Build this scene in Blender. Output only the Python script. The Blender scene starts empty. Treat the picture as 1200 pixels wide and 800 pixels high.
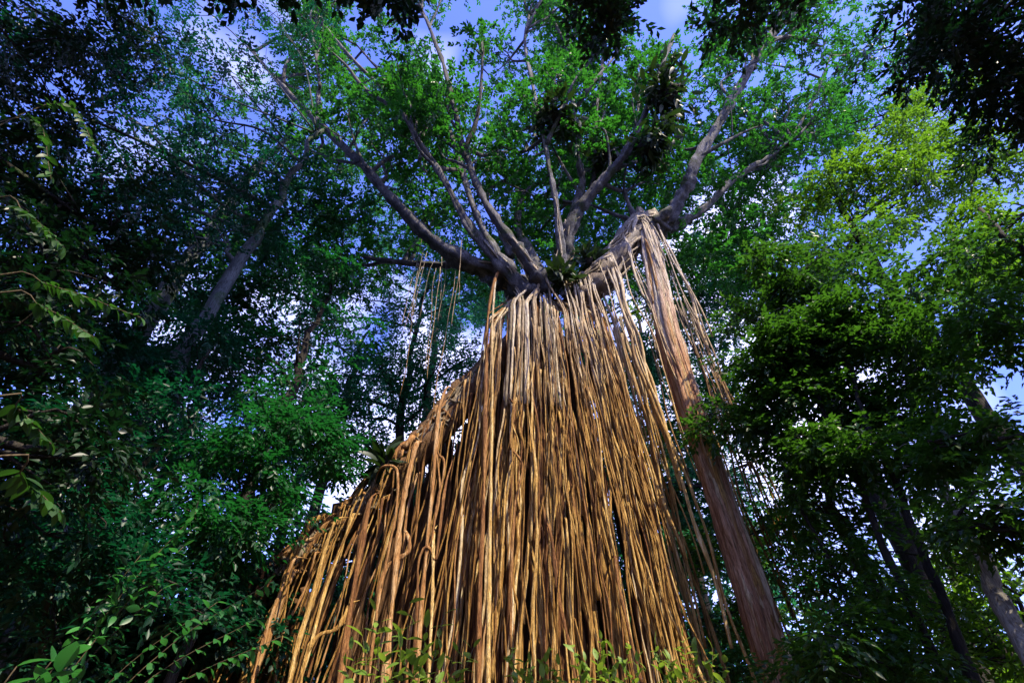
import bpy, math
import numpy as np
from mathutils import Vector, Matrix

# ------------------------------------------------------------------ camera, sky, sun, exposure
scn = bpy.context.scene
PITCH = math.radians(42.0)
CAM = np.array([0.0, 0.0, 1.6])
cam_d = bpy.data.cameras.new("camera"); cam = bpy.data.objects.new("camera", cam_d)
scn.collection.objects.link(cam)
cam.location = CAM; cam.rotation_euler = (math.radians(90) + PITCH, 0, 0)
cam_d.sensor_width = 36; cam_d.lens = 18; cam_d.clip_end = 3000; cam_d.clip_start = 0.05
scn.camera = cam

SUN_DIR = np.array([0.42, -0.47, 0.78]); SUN_DIR /= np.linalg.norm(SUN_DIR)   # towards the sun
w = bpy.data.worlds.new("World"); scn.world = w; w.use_nodes = True
nt = w.node_tree; nt.nodes.clear()
out = nt.nodes.new("ShaderNodeOutputWorld"); bg = nt.nodes.new("ShaderNodeBackground")
sky = nt.nodes.new("ShaderNodeTexSky"); sky.sky_type = 'NISHITA'; sky.sun_disc = False
sky.sun_elevation = math.asin(SUN_DIR[2]); sky.sun_rotation = math.atan2(SUN_DIR[0], SUN_DIR[1])
sky.ozone_density = 7.0; sky.air_density = 1.0; sky.dust_density = 0.6
tc = nt.nodes.new("ShaderNodeTexCoord")
cn = nt.nodes.new("ShaderNodeTexNoise"); cn.inputs['Scale'].default_value = 1.8; cn.inputs['Detail'].default_value = 3; cn.inputs['Roughness'].default_value = 0.6
cr = nt.nodes.new("ShaderNodeValToRGB"); cr.color_ramp.elements[0].position = 0.50; cr.color_ramp.elements[1].position = 0.72
mx = nt.nodes.new("ShaderNodeMixRGB"); mx.inputs[2].default_value = (8.2, 8.2, 11.0, 1)
nt.links.new(tc.outputs['Generated'], cn.inputs['Vector']); nt.links.new(cn.outputs['Fac'], cr.inputs['Fac'])
tint = nt.nodes.new('ShaderNodeMixRGB'); tint.blend_type = 'MULTIPLY'; tint.inputs[0].default_value = 1; tint.inputs[2].default_value = (1.05, .92, 1.65, 1)
nt.links.new(sky.outputs[0], tint.inputs[1]); nt.links.new(cr.outputs['Color'], mx.inputs[0]); nt.links.new(tint.outputs[0], mx.inputs[1])
nt.links.new(mx.outputs[0], bg.inputs['Color']); bg.inputs['Strength'].default_value = 0.15
nt.links.new(bg.outputs[0], out.inputs[0])

sd = bpy.data.lights.new("sun", 'SUN'); sd.energy = 4.7; sd.angle = math.radians(0.53); sd.color = (1.0, 0.88, 0.66)
so = bpy.data.objects.new("sun", sd); scn.collection.objects.link(so)
so.rotation_euler = Vector(SUN_DIR).to_track_quat('Z', 'Y').to_euler(); so.location = (20, -30, 40)
scn.view_settings.view_transform = 'Standard'; scn.view_settings.look = 'None'
scn.view_settings.gamma = 1; scn.view_settings.use_curve_mapping = False
scn.view_settings.exposure = 1.2
scn.cycles.max_bounces = 6; scn.cycles.diffuse_bounces = 3; scn.cycles.transmission_bounces = 4
scn.cycles.glossy_bounces = 2

# ------------------------------------------------------------------ helpers
C = scn.collection
CP, SP = math.cos(PITCH), math.sin(PITCH)
def ray(px, py):
    x, v = (px - 600) / 600.0, (400 - py) / 600.0
    return np.array([x, CP - v * SP, SP + v * CP])
def at(px, py, Y):
    d = ray(px, py); return CAM + d * (Y / d[1])
def atz(px, py, Z):
    d = ray(px, py); return CAM + d * ((Z - CAM[2]) / d[2])

def mesh_of(name, V, faces):
    me = bpy.data.meshes.new(name)
    V = np.asarray(V, dtype=np.float32)
    me.vertices.add(len(V)); me.vertices.foreach_set("co", V.ravel())
    loops = np.concatenate([f.ravel() for f in faces]).astype(np.int32)
    sizes = np.concatenate([np.full(len(f), f.shape[1], np.int32) for f in faces])
    starts = np.concatenate([[0], np.cumsum(sizes)[:-1]]).astype(np.int32)
    me.loops.add(len(loops)); me.loops.foreach_set("vertex_index", loops)
    me.polygons.add(len(sizes)); me.polygons.foreach_set("loop_start", starts)
    me.update(calc_edges=True); me.validate()
    return me
def smooth(me):
    me.polygons.foreach_set("use_smooth", np.ones(len(me.polygons), dtype=bool)); me.update()
def obj(name, me, mat, parent=None, kind=None):
    o = bpy.data.objects.new(name, me); C.objects.link(o)
    if mat and not me.materials: me.materials.append(mat)
    if parent is not None:
        o.parent = parent
        b = np.zeros(3); p = parent
        while p is not None:
            b += np.array(p.location); p = p.parent
        o.location = -b
    if kind: o['kind'] = kind
    return o
def thing(name, label, cat, loc=(0, 0, 0), group=None):
    o = bpy.data.objects.new(name, None); C.objects.link(o); o.location = loc; o.empty_display_size = 0.2
    tag(o, label, cat, group); return o
def tag(o, label, cat, group=None):
    o['label'] = label; o['category'] = cat
    if group: o['group'] = group

def norm(a):
    return a / (np.linalg.norm(a, axis=-1, keepdims=True) + 1e-9)
def spline(pts, n):
    """Catmull-Rom through the control points (any columns), n samples."""
    P = np.asarray(pts, float); P = np.vstack([2 * P[0] - P[1], P, 2 * P[-1] - P[-2]])
    m = len(P) - 3; t = np.linspace(0, m - 1e-6, n); i = t.astype(int); f = (t - i)[:, None]
    a, b, c, d = P[i], P[i + 1], P[i + 2], P[i + 3]
    return 0.5 * (2 * b + (c - a) * f + (2 * a - 5 * b + 4 * c - d) * f ** 2 + (3 * b - a - 3 * c + d) * f ** 3)
def tube(path, rad, sides=8, bump=0.12, rng=None, caps=True, lobes=(2, 3, 5), jit=.45):
    path = np.asarray(path, float); n = len(path)
    rad = np.asarray(rad, float) * np.ones(n)
    T = norm(np.gradient(path, axis=0))
    ref = np.array([0.31, 0.93, 0.17]) if abs(T[0][1]) < 0.9 else np.array([1.0, 0, 0.2])
    A = np.empty_like(T); a = ref
    for i in range(n):
        a = a - T[i] * (a @ T[i]); a = a / (np.linalg.norm(a) + 1e-9); A[i] = a
    B = np.cross(T, A)
    th = np.linspace(0, 2 * np.pi, sides, endpoint=False)
    s = np.concatenate([[0], np.cumsum(np.linalg.norm(np.diff(path, axis=0), axis=1))])
    R = np.ones((n, sides))
    if rng is not None and bump > 0:
        for k in lobes:
            ph = rng.uniform(0, 6.28) + rng.uniform(-.5, .5) * s + 0.9 * np.sin(s * rng.uniform(.4, 1.4) + rng.uniform(0, 6))
            R += bump / len(lobes) * 1.6 * np.cos(k * th[None, :] + ph[:, None])
        R += (bump * jit * rng.standard_normal((n, 1)))
    R = R * rad[:, None]
    V = path[:, None, :] + R[..., None] * (np.cos(th)[None, :, None] * A[:, None, :] + np.sin(th)[None, :, None] * B[:, None, :])
    V = V.reshape(-1, 3)
    i = np.arange(n - 1)[:, None] * sides; j = np.arange(sides)[None, :]; j2 = (j + 1) % sides
    Q = np.stack([i + j, i + j2, i + sides + j2, i + sides + j], -1).reshape(-1, 4)
    faces = [Q]
    if caps:
        V = np.vstack([V, path[0], path[-1]]); jj = np.arange(sides); k2 = (jj + 1) % sides; o = (n - 1) * sides
        faces.append(np.vstack([np.stack([k2, jj, np.full(sides, n * sides)], -1),
                                np.stack([o + jj, o + k2, np.full(sides, n * sides + 1)], -1)]))
    return V, faces
class MB:
    def __init__(s): s.V = []; s.F = []; s.n = 0
    def add(s, V, F):
        s.V.append(V); s.F += [f + s.n for f in F]; s.n += len(V); return s
    def mesh(s, name): return mesh_of(name, np.vstack(s.V), s.F)
def wiggle(rng, n, length, amp, fmin=.08, fmax=.45, k=4):
    s = np.linspace(0, length, n); o = np.zeros(n)
    for q in range(k):
        f = rng.uniform(fmin, fmax) * (1 + q * .7); o += amp / (1 + q) * np.sin(2 * np.pi * f * s + rng.uniform(0, 6.28))
    return o

# ------------------------------------------------------------------ materials
def mat_new(name):
    m = bpy.data.materials.new(name); m.use_nodes = True; n = m.node_tree
    n.nodes.clear(); return m, n
def ramp(n, stops):
    r = n.nodes.new("ShaderNodeValToRGB"); e = r.color_ramp.elements
    while len(e) > 1: e.remove(e[0])
    e[0].position = stops[0][0]; e[0].color = (*stops[0][1], 1)
    for p, c in stops[1:]:
        q = e.new(p); q.color = (*c, 1)
    return r
def noise(n, vec, scale, detail=5, rough=.6):
    t = n.nodes.new("ShaderNodeTexNoise"); t.inputs['Scale'].default_value = scale
    t.inputs['Detail'].default_value = detail; t.inputs['Roughness'].default_value = rough
    n.links.new(vec, t.inputs['Vector']); return t
def mapping(n, src, scale, loc=(0, 0, 0)):
    m = n.nodes.new("ShaderNodeMapping"); m.inputs['Scale'].default_value = scale; m.inputs['Location'].default_value = loc
    n.links.new(src, m.inputs['Vector']); return m.outputs[0]
def math_n(n, op, a, b=None):
    m = n.nodes.new("ShaderNodeMath"); m.operation = op
    for i, x in enumerate((a, b)):
        if x is None: continue
        if isinstance(x, (int, float)): m.inputs[i].default_value = x
        else: n.links.new(x, m.inputs[i])
    return m.outputs[0]
def mix(n, fac, a, b, mode='MIX'):
    m = n.nodes.new("ShaderNodeMixRGB"); m.blend_type = mode
    for i, x in enumerate((fac, a, b)):
        if isinstance(x, (int, float)): m.inputs[i].default_value = x
        elif isinstance(x, tuple): m.inputs[i].default_value = (*x, 1)
        else: n.links.new(x, m.inputs[i])
    return m.outputs[0]
def bark(name, stops, streak=(5, 5, .5), rand=.5, bump=.5, moss=None, pale=None, rough=.85, spec=.25, fine=38):
    m, n = mat_new(name)
    o = n.nodes.new("ShaderNodeOutputMaterial"); p = n.nodes.new("ShaderNodeBsdfPrincipled")
    geo = n.nodes.new("ShaderNodeNewGeometry"); oi = n.nodes.new("ShaderNodeObjectInfo")
    pos = geo.outputs['Position']
    v1 = mapping(n, pos, streak)
    n1 = noise(n, v1, 1.0, 6, .65); n2 = noise(n, pos, 1.1, 3); n3 = noise(n, mapping(n, pos, (1, 1, .12)), fine, 3, .7)
    f = math_n(n, 'ADD', math_n(n, 'MULTIPLY', n1.outputs['Fac'], .80), math_n(n, 'MULTIPLY', n2.outputs['Fac'], .20))
    rr = math_n(n, 'ADD', math_n(n, 'MULTIPLY', oi.outputs['Random'], rand * .5), math_n(n, 'MULTIPLY', geo.outputs['Random Per Island'], rand * .5))
    f = math_n(n, 'ADD', f, math_n(n, 'SUBTRACT', math_n(n, 'MULTIPLY', rr, .45), .1125 * rand * 2))
    r = ramp(n, stops); n.links.new(f, r.inputs['Fac']); col = r.outputs['Color']
    if pale:                                    # (colour, z0, z1): weathered bark high up
        sx = n.nodes.new("ShaderNodeSeparateXYZ"); n.links.new(pos, sx.inputs[0])
        mr = n.nodes.new("ShaderNodeMapRange"); mr.inputs['From Min'].default_value = pale[1]; mr.inputs['From Max'].default_value = pale[2]
        n.links.new(math_n(n, 'ADD', sx.outputs[2], math_n(n, 'MULTIPLY', n2.outputs['Fac'], 5.0)), mr.inputs['Value'])
        pr = ramp(n, [(0.25, tuple(c * .35 for c in pale[0])), (.6, pale[0])]); n.links.new(f, pr.inputs['Fac'])
        col = mix(n, math_n(n, 'MULTIPLY', mr.outputs[0], .85), col, pr.outputs['Color'])
    if moss:
        mn = noise(n, pos, .9, 5, .7); mrp = ramp(n, [(moss[1], (0, 0, 0)), (moss[1] + .1, (1, 1, 1))]); n.links.new(mn.outputs['Fac'], mrp.inputs['Fac'])
        col = mix(n, mrp.outputs['Color'], col, moss[0])
    sp = ramp(n, [(.36, (.32, .28, .25)), (.54, (1, 1, 1))]); n.links.new(n3.outputs['Fac'], sp.inputs['Fac'])
    col = mix(n, .8, col, sp.outputs['Color'], 'MULTIPLY')
    n.links.new(col, p.inputs['Base Color']); p.inputs['Roughness'].default_value = rough
    p.inputs['Specular IOR Level'].default_value = spec
    b = n.nodes.new("ShaderNodeBump"); b.inputs['Strength'].default_value = bump; b.inputs['Distance'].default_value = .09
    n.links.new(math_n(n, 'ADD', n1.outputs['Fac'], math_n(n, 'MULTIPLY', n3.outputs['Fac'], .5)), b.inputs['Height'])
    n.links.new(b.outputs[0], p.inputs['Normal']); n.links.new(p.outputs[0], o.inputs[0])
    return m
def leafmat(name, dark, light, trans, tmix=.4, gloss=.35, yellow=None):
    m, n = mat_new(name)
    o = n.nodes.new("ShaderNodeOutputMaterial"); p = n.nodes.new("ShaderNodeBsdfPrincipled")
    geo = n.nodes.new("ShaderNodeNewGeometry"); oi = n.nodes.new("ShaderNodeObjectInfo")
    big = noise(n, geo.outputs['Position'], .55, 3)
    rnd = math_n(n, 'FRACT', math_n(n, 'ADD', geo.outputs['Random Per Island'], oi.outputs['Random']))
    f = math_n(n, 'ADD', math_n(n, 'MULTIPLY', rnd, .55), math_n(n, 'MULTIPLY', math_n(n, 'SUBTRACT', big.outputs['Fac'], .25), .9))
    st = [(0.1, dark), (.85, light)]
    if yellow: st.append((1.0, yellow))
    r = ramp(n, st); n.links.new(f, r.inputs['Fac'])
    n.links.new(r.outputs['Color'], p.inputs['Base Color'])
    p.inputs['Roughness'].default_value = gloss; p.inputs['Specular IOR Level'].default_value = .5
    t = n.nodes.new("ShaderNodeBsdfTranslucent")
    n.links.new(mix(n, .65, r.outputs['Color'], trans), t.inputs['Color'])
    ms = n.nodes.new("ShaderNodeMixShader"); ms.inputs[0].default_value = tmix
    n.links.new(p.outputs[0], ms.inputs[1]); n.links.new(t.outputs[0], ms.inputs[2]); n.links.new(ms.outputs[0], o.inputs[0])
    return m

M = {}
M['root'] = bark('golden_root_bark', [(.22, (.09, .036, .010)), (.40, (.33, .165, .036)), (.56, (.60, .37, .11)), (.74, (.86, .66, .33))],
                 streak=(20, 20, .9), rand=1.0, bump=1.0, pale=((.60, .53, .42), 11.5, 17.5), moss=((.10, .095, .028), .64))
M['flank_root'] = bark('flank_root_bark', [(.22, (.045, .017, .008)), (.42, (.17, .07, .022)), (.58, (.36, .18, .06)), (.80, (.62, .44, .24))],
                 streak=(15, 15, .8), rand=1.0, bump=.8)
M['pale_root'] = bark('pale_root_bark', [(.22, (.16, .085, .035)), (.42, (.44, .29, .13)), (.60, (.68, .52, .30)), (.78, (.85, .74, .54))],
                 streak=(20, 20, 1.2), rand=.8, bump=.9, pale=((.66, .60, .50), 10.5, 17))
M['grey_root'] = bark('grey_root_bark', [(.25, (.06, .045, .03)), (.5, (.22, .17, .11)), (.78, (.48, .40, .29))], streak=(8, 8, 3), rand=.7, bump=.7, moss=((.05, .075, .02), .56))
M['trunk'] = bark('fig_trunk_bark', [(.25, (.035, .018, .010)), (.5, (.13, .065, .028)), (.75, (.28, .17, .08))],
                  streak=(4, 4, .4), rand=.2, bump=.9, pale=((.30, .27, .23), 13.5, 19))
M['column'] = bark('red_column_bark', [(.28, (.10, .038, .018)), (.46, (.34, .165, .075)), (.60, (.56, .32, .17)), (.78, (.74, .54, .36))],
                   streak=(14, 14, .7), rand=.4, bump=.9, pale=((.60, .52, .43), 13.0, 18.5))
M['limb'] = bark('grey_limb_bark', [(.28, (.022, .022, .026)), (.5, (.085, .083, .094)), (.78, (.30, .29, .30))],
                 streak=(3.5, 3.5, 2.0), rand=.6, bump=.8, moss=((.035, .05, .015), .54))
M['dark_bark'] = bark('dark_bark', [(.3, (.012, .010, .009)), (.55, (.032, .027, .022)), (.8, (.08, .068, .056))], streak=(5, 5, .8), rand=.4, bump=.7,
                      moss=((.025, .045, .012), .58))
M['mossy'] = bark('mossy_bark', [(.3, (.03, .036, .038)), (.5, (.085, .10, .105)), (.75, (.20, .22, .225))], streak=(4, 4, 1.2), rand=.3, bump=.7,
                  moss=((.035, .07, .025), .52))
M['pale_bark'] = bark('pale_bark', [(.3, (.12, .11, .10)), (.5, (.30, .28, .25)), (.75, (.5, .47, .42))], streak=(3, 3, 2.0), rand=.3, bump=.5)
M['twig'] = bark('twig_bark', [(.3, (.04, .028, .016)), (.7, (.12, .09, .05))], rand=.5, bump=.2)
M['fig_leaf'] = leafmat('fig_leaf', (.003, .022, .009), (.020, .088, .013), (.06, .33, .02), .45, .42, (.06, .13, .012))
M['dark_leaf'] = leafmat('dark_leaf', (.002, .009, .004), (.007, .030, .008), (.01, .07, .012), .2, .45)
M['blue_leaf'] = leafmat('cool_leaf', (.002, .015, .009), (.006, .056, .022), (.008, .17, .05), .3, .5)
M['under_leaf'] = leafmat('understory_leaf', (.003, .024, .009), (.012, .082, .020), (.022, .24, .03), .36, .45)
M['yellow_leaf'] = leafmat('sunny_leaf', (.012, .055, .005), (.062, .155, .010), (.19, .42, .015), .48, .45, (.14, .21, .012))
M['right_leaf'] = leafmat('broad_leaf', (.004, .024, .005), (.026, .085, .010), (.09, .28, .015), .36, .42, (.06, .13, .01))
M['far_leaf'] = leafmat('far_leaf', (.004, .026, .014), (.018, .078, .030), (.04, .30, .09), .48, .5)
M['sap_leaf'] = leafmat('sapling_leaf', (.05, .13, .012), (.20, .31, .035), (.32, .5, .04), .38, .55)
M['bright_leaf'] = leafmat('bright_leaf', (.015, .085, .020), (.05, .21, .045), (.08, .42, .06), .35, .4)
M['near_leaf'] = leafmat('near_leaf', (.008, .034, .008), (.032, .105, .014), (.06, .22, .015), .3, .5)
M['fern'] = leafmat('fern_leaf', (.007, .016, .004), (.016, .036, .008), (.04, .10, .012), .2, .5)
# forest floor
m, n = mat_new('forest_floor'); o_ = n.nodes.new("ShaderNodeOutputMaterial"); p_ = n.nodes.new("ShaderNodeBsdfPrincipled")
g_ = n.nodes.new("ShaderNodeNewGeometry"); n1 = noise(n, g_.outputs['Position'], 9, 8, .7); n2 = noise(n, g_.outputs['Position'], .4, 3)
r_ = ramp(n, [(.3, (.018, .011, .006)), (.5, (.06, .036, .017)), (.62, (.12, .075, .035)), (.8, (.16, .11, .06))]); n.links.new(n1.outputs['Fac'], r_.inputs['Fac'])
c_ = mix(n, math_n(n, 'MULTIPLY', n2.outputs['Fac'], .5), r_.outputs['Color'], (.03, .045, .012))
n.links.new(c_, p_.inputs['Base Color']); p_.inputs['Roughness'].default_value = .95
b_ = n.nodes.new("ShaderNodeBump"); b_.inputs['Strength'].default_value = .8; n.links.new(n1.outputs['Fac'], b_.inputs['Height']); n.links.new(b_.outputs[0], p_.inputs['Normal'])
n.links.new(p_.outputs[0], o_.inputs[0]); M['ground'] = m

# ------------------------------------------------------------------ leaves
def leaf_arrays(P, D, N, L, W, fold=.18):
    """folded rhombic leaves: P base, D axis, N normal (n,3); L, W (n,)"""
    D = norm(D); S = norm(np.cross(D, N)); N = np.cross(S, D)
    L = L[:, None]; W = W[:, None]
    v0 = P; v2 = P + D * L - N * L * .12
    mid = P + D * L * .48 + N * W * fold
    v1 = mid + S * W * .5; v3 = mid - S * W * .5
    V = np.stack([v0, v1, v2, v3], 1).reshape(-1, 3)
    b = np.arange(len(P))[:, None] * 4
    F = np.concatenate([b + np.array([[0, 1, 2]]), b + np.array([[0, 2, 3]])], 0)
    return V, [F]
def spray_leaves(rng, O, D, nl, slen, L, W, droop=.25):
    """O, D (m,3): spray origins and directions; nl leaves along each"""
    m = len(O); D = norm(D)
    up = np.array([0, 0, 1.0]); S = norm(np.cross(D, up + .01)); U = np.cross(S, D)
    s = (np.arange(nl) + .6) / nl
    sl = slen * rng.uniform(.7, 1.3, (m, 1))
    sgn = np.where(np.arange(nl) % 2 == 0, 1.0, -1.0)[None, :]
    P = O[:, None, :] + D[:, None, :] * (sl * s[None, :])[..., None] - up * (droop * sl * s[None, :] ** 2)[..., None]
    P = P + rng.normal(0, slen * .05, P.shape)
    ang = rng.uniform(.5, 1.2, (m, nl)) * (1 - .55 * s[None, :])
    A = D[:, None, :] * np.cos(ang)[..., None] + S[:, None, :] * (np.sin(ang) * sgn)[..., None] + rng.normal(0, .22, P.shape)
    A[..., 2] -= droop * .9
    N = U[:, None, :] * .9 + rng.normal(0, .42, P.shape) + up * .35
    LL = L * rng.uniform(.65, 1.25, (m, nl)); WW = W * rng.uniform(.75, 1.2, (m, nl))
    return leaf_arrays(P.reshape(-1, 3), A.reshape(-1, 3), N.reshape(-1, 3), LL.ravel(), WW.ravel())
def clump_sprays(rng, c, r, ns, flat=.7):
    u = norm(rng.standard_normal((ns, 3))); rr = rng.uniform(0.1, 1, (ns, 1)) ** .45
    sc = np.array([r, r, r * flat]); O = np.asarray(c) + u * rr * sc
    D = u * .8 + rng.normal(0, .45, u.shape); D[:, 2] = D[:, 2] * .55 - .05
    return O - norm(D) * r * .2, D
def crown_mesh(rng, clumps, nl, slen, L, W, droop=.25, name='crown'):
    Os, Ds = [], []
    for c, r, ns, flat in clumps:
        O, D = clump_sprays(rng, c, r, ns, flat); Os.append(O); Ds.append(D)
    O = np.vstack(Os); D = np.vstack(Ds)
    V, F = spray_leaves(rng, O, D, nl, slen, L, W, droop)
    return mesh_of(name, V, F)
def subclumps(rng, c, r, k, ns, flat=.7, sub=.42):
    """break a big clump into k uneven small ones"""
    outl = []
    for i in range(k):
        u = norm(rng.standard_normal(3)); q = c + u * np.array([r, r, r * flat]) * rng.uniform(.2, 1) ** .5
        outl.append((q, r * sub * rng.uniform(.6, 1.3), max(2, int(ns / k * rng.uniform(.6, 1.4))), rng.uniform(.45, .8)))
    return outl
def trunk_part(name, parent, pts, rads, mat, rng, sides=12, n=30, bump=.12, wig=0.0):
    P = spline(pts, n); r = spline(np.array(rads)[:, None], n)[:, 0]
    if wig:
        ln = np.linalg.norm(P[-1] - P[0])
        P[:, 0] += wiggle(rng, n, ln, wig) * np.linspace(0, 1, n); P[:, 1] += wiggle(rng, n, ln, wig) * np.linspace(0, 1, n)
    V, F = tube(P, r, sides, bump, rng); me = mesh_of(name, V, F); smooth(me)
    return obj(name, me, mat, parent), P, r
def build_tree(name, label, cat, base, pts, rads, blobs, leafm, barkm, seed, leaf=(.15, .07), nl=12, slen=.6, group=None,
               sub=6, droop=.25, wig=.12, limb_r=.5, crown_name='crown', bump=.12):
    """blobs: list of (centre, radius, sprays, flat)"""
    rng = np.random.default_rng(seed)
    t = thing(name, label, cat, tuple(base), group)
    _, P, r = trunk_part('trunk', t, pts, rads, barkm, rng, n=34, wig=wig, bump=bump)
    cl = []
    for (c, rad, ns, flat) in blobs:
        c = np.asarray(c, float)
        d = np.linalg.norm(P - c, axis=1) + np.maximum(0, P[:, 2] - c[2] + .5) * 1.5
        i = int(np.argmin(d)); i = max(2, min(len(P) - 2, i))
        a = P[i]; mid = (a + c) / 2 + np.array([0, 0, .12 * np.linalg.norm(c - a)]) + rng.normal(0, .1 * rad, 3)
        r0 = max(.025, min(r[i] * limb_r, .03 + .012 * np.linalg.norm(c - a) + .03 * rad))
        lp = spline([a, mid, c, c + norm(c - a) * rad * .5], 14)
        V, F = tube(lp, np.linspace(r0, r0 * .25, 14), 6, .1, rng); me = mesh_of('limb', V, F); smooth(me)
        lo = obj('limb', me, barkm, t)
        subs = subclumps(rng, c, rad, sub, ns, flat); cl += subs
        mb = MB()
        for (q, qr, _, _) in subs:
            k = rng.integers(6, 13); e = lp[k]
            bp = spline([e, (e + q) / 2 + rng.normal(0, .12 * rad, 3), q], 7)
            mb.add(*tube(bp, np.linspace(r0 * .4, .008, 7), 4, 0, None))
        if mb.n:
            me = mb.mesh('branches'); obj('branches', me, barkm, lo, 'stuff')
    me = crown_mesh(rng, cl, nl, slen, leaf[0], leaf[1], droop, crown_name)
    obj(crown_name, me, leafm, t, 'stuff')
    return t
def B(px, py, Y, r, ns, flat=.7):
    return (at(px, py, Y), r, ns, flat)

# ------------------------------------------------------------------ ground
rng = np.random.default_rng(1)
g = np.concatenate([np.linspace(-400, -45, 12), np.linspace(-40, 40, 81), np.linspace(45, 400, 12)])
X, Y = np.meshgrid(g, g, indexing='ij')
near = np.clip(1 - np.hypot(X, Y - 8) / 60, 0, 1)
Z = near * (.18 * np.sin(X * .55 + 1) * np.cos(Y * .47) + .10 * np.sin(X * 1.3 + Y * .9) + .05 * rng.standard_normal(X.shape)) - .12
nx = len(g); V = np.stack([X, Y, Z], -1).reshape(-1, 3)
i = np.arange(nx - 1)[:, None] * nx; j = np.arange(nx - 1)[None, :]
Q = np.stack([i + j, i + nx + j, i + nx + j + 1, i + j + 1], -1).reshape(-1, 4)
me = mesh_of('ground', V, [Q]); smooth(me); obj('ground', me, M['ground'], None, 'structure')

# ------------------------------------------------------------------ the curtain fig
rng = np.random.default_rng(7)
FIG = thing('curtain_fig_tree', 'giant strangler fig with a tall golden curtain of hanging aerial roots', 'tree', (1.0, 11.6, 0))
# inner trunk, bark colour darkened to give the curtain gaps their shade
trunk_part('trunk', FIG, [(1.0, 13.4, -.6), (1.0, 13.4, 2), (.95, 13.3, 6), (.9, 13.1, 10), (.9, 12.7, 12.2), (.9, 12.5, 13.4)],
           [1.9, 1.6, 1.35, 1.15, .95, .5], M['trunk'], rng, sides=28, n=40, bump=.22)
# ridge: the fallen host trunk that leans to the left with roots fused over it
ridge_px = [(640, 350, 12.0), (592, 400, 12.0), (535, 462, 12.0), (490, 512, 12.0), (440, 560, 12.0), (380, 617, 12.1), (310, 672, 12.2), (230, 750, 12.3), (170, 810, 12.4)]
RIDGE = np.array([at(*p) for p in ridge_px]); RIDGE = np.vstack([RIDGE, RIDGE[-1] + (RIDGE[-1] - RIDGE[-2]) * 2.4])
RS = spline(RIDGE, 80)
Pn = RS.copy(); Pn[:, 2] -= .55
V, F = tube(Pn, np.linspace(.44, .36, 80), 16, .3, rng); me = mesh_of('leaning_trunk', V, F); smooth(me)
obj('leaning_trunk', me, M['trunk'], FIG)

def root_obj(path, rad, sides=8, bump=.14, name='aerial_root', mat='root', rng=rng, parent=FIG, lobes=(2, 3, 5)):
    V, F = tube(path, rad, sides, bump, rng, lobes=lobes); me = mesh_of(name, V, F); smooth(me)
    return obj(name, me, M[mat], parent)
def hang(T, Bm, n, amp, rng, r0, r1, fmin=.03, fmax=.16):
    """root path from top T to bottom Bm"""
    T = np.asarray(T); Bm = np.asarray(Bm); s = np.linspace(0, 1, n)[:, None]
    P = T * (1 - s) + Bm * s
    ln = np.linalg.norm(T - Bm); env = np.minimum(1, 6 * s[:, 0] + .15)
    P[:, 0] += wiggle(rng, n, ln, amp, fmin, fmax) * env; P[:, 1] += wiggle(rng, n, ln, amp * .8, fmin, fmax) * env
    r = r0 + (r1 - r0) * s[:, 0] + .10 * r0 * wiggle(rng, n, ln, 1, .1, .5)
    return P, np.maximum(r, .010)
# roots braided along the ridge
for k in range(60):
    a = rng.uniform(0, .85); b = min(1.0, a + rng.uniform(.12, .4)); n = 30
    idx = np.linspace(a * 79, b * 79, n); Pk = np.array([np.interp(idx, np.arange(80), RS[:, c]) for c in range(3)]).T
    ph = rng.uniform(-1.0, 1.9) + wiggle(rng, n, 6, .5); rr = .38 + rng.uniform(0, .12)
    Pk[:, 1] -= np.cos(ph) * rr; Pk[:, 2] += -.55 + np.sin(ph) * rr; Pk[:, 0] += np.sin(ph) * rr * -.25
    r = rng.uniform(.02, .085); root_obj(Pk, np.linspace(r, r * .6, n), 8, .24, name='ridge_root', mat='grey_root' if k % 3 else 'flank_root')

def over_crotch(P, r, rng, up=1.0):
    """carry a root on over the shoulder of the tree into the limbs"""
    T = P[0]; k = .9 + (T[0] - .9) * rng.uniform(.45, .75); h = rng.uniform(.5, 1.5) * up
    arc = spline([[k * .6 + .36, 12.35, 13.9 + h * .3], [k, 11.95, 13.75 + h * .35], [k * .5 + T[0] * .5, 11.62, T[2] * .45 + (13.6 + h * .3) * .55], T, P[3]], 12)[:-2]
    return np.vstack([arc, P[3:]]), np.concatenate([np.linspace(r[0] * .75, r[0], 10), r[3:]])
strand = MB()
def ridge_at(t):
    return np.array([np.interp(t * 79, np.arange(80), RS[:, c]) for c in range(3)])
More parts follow.
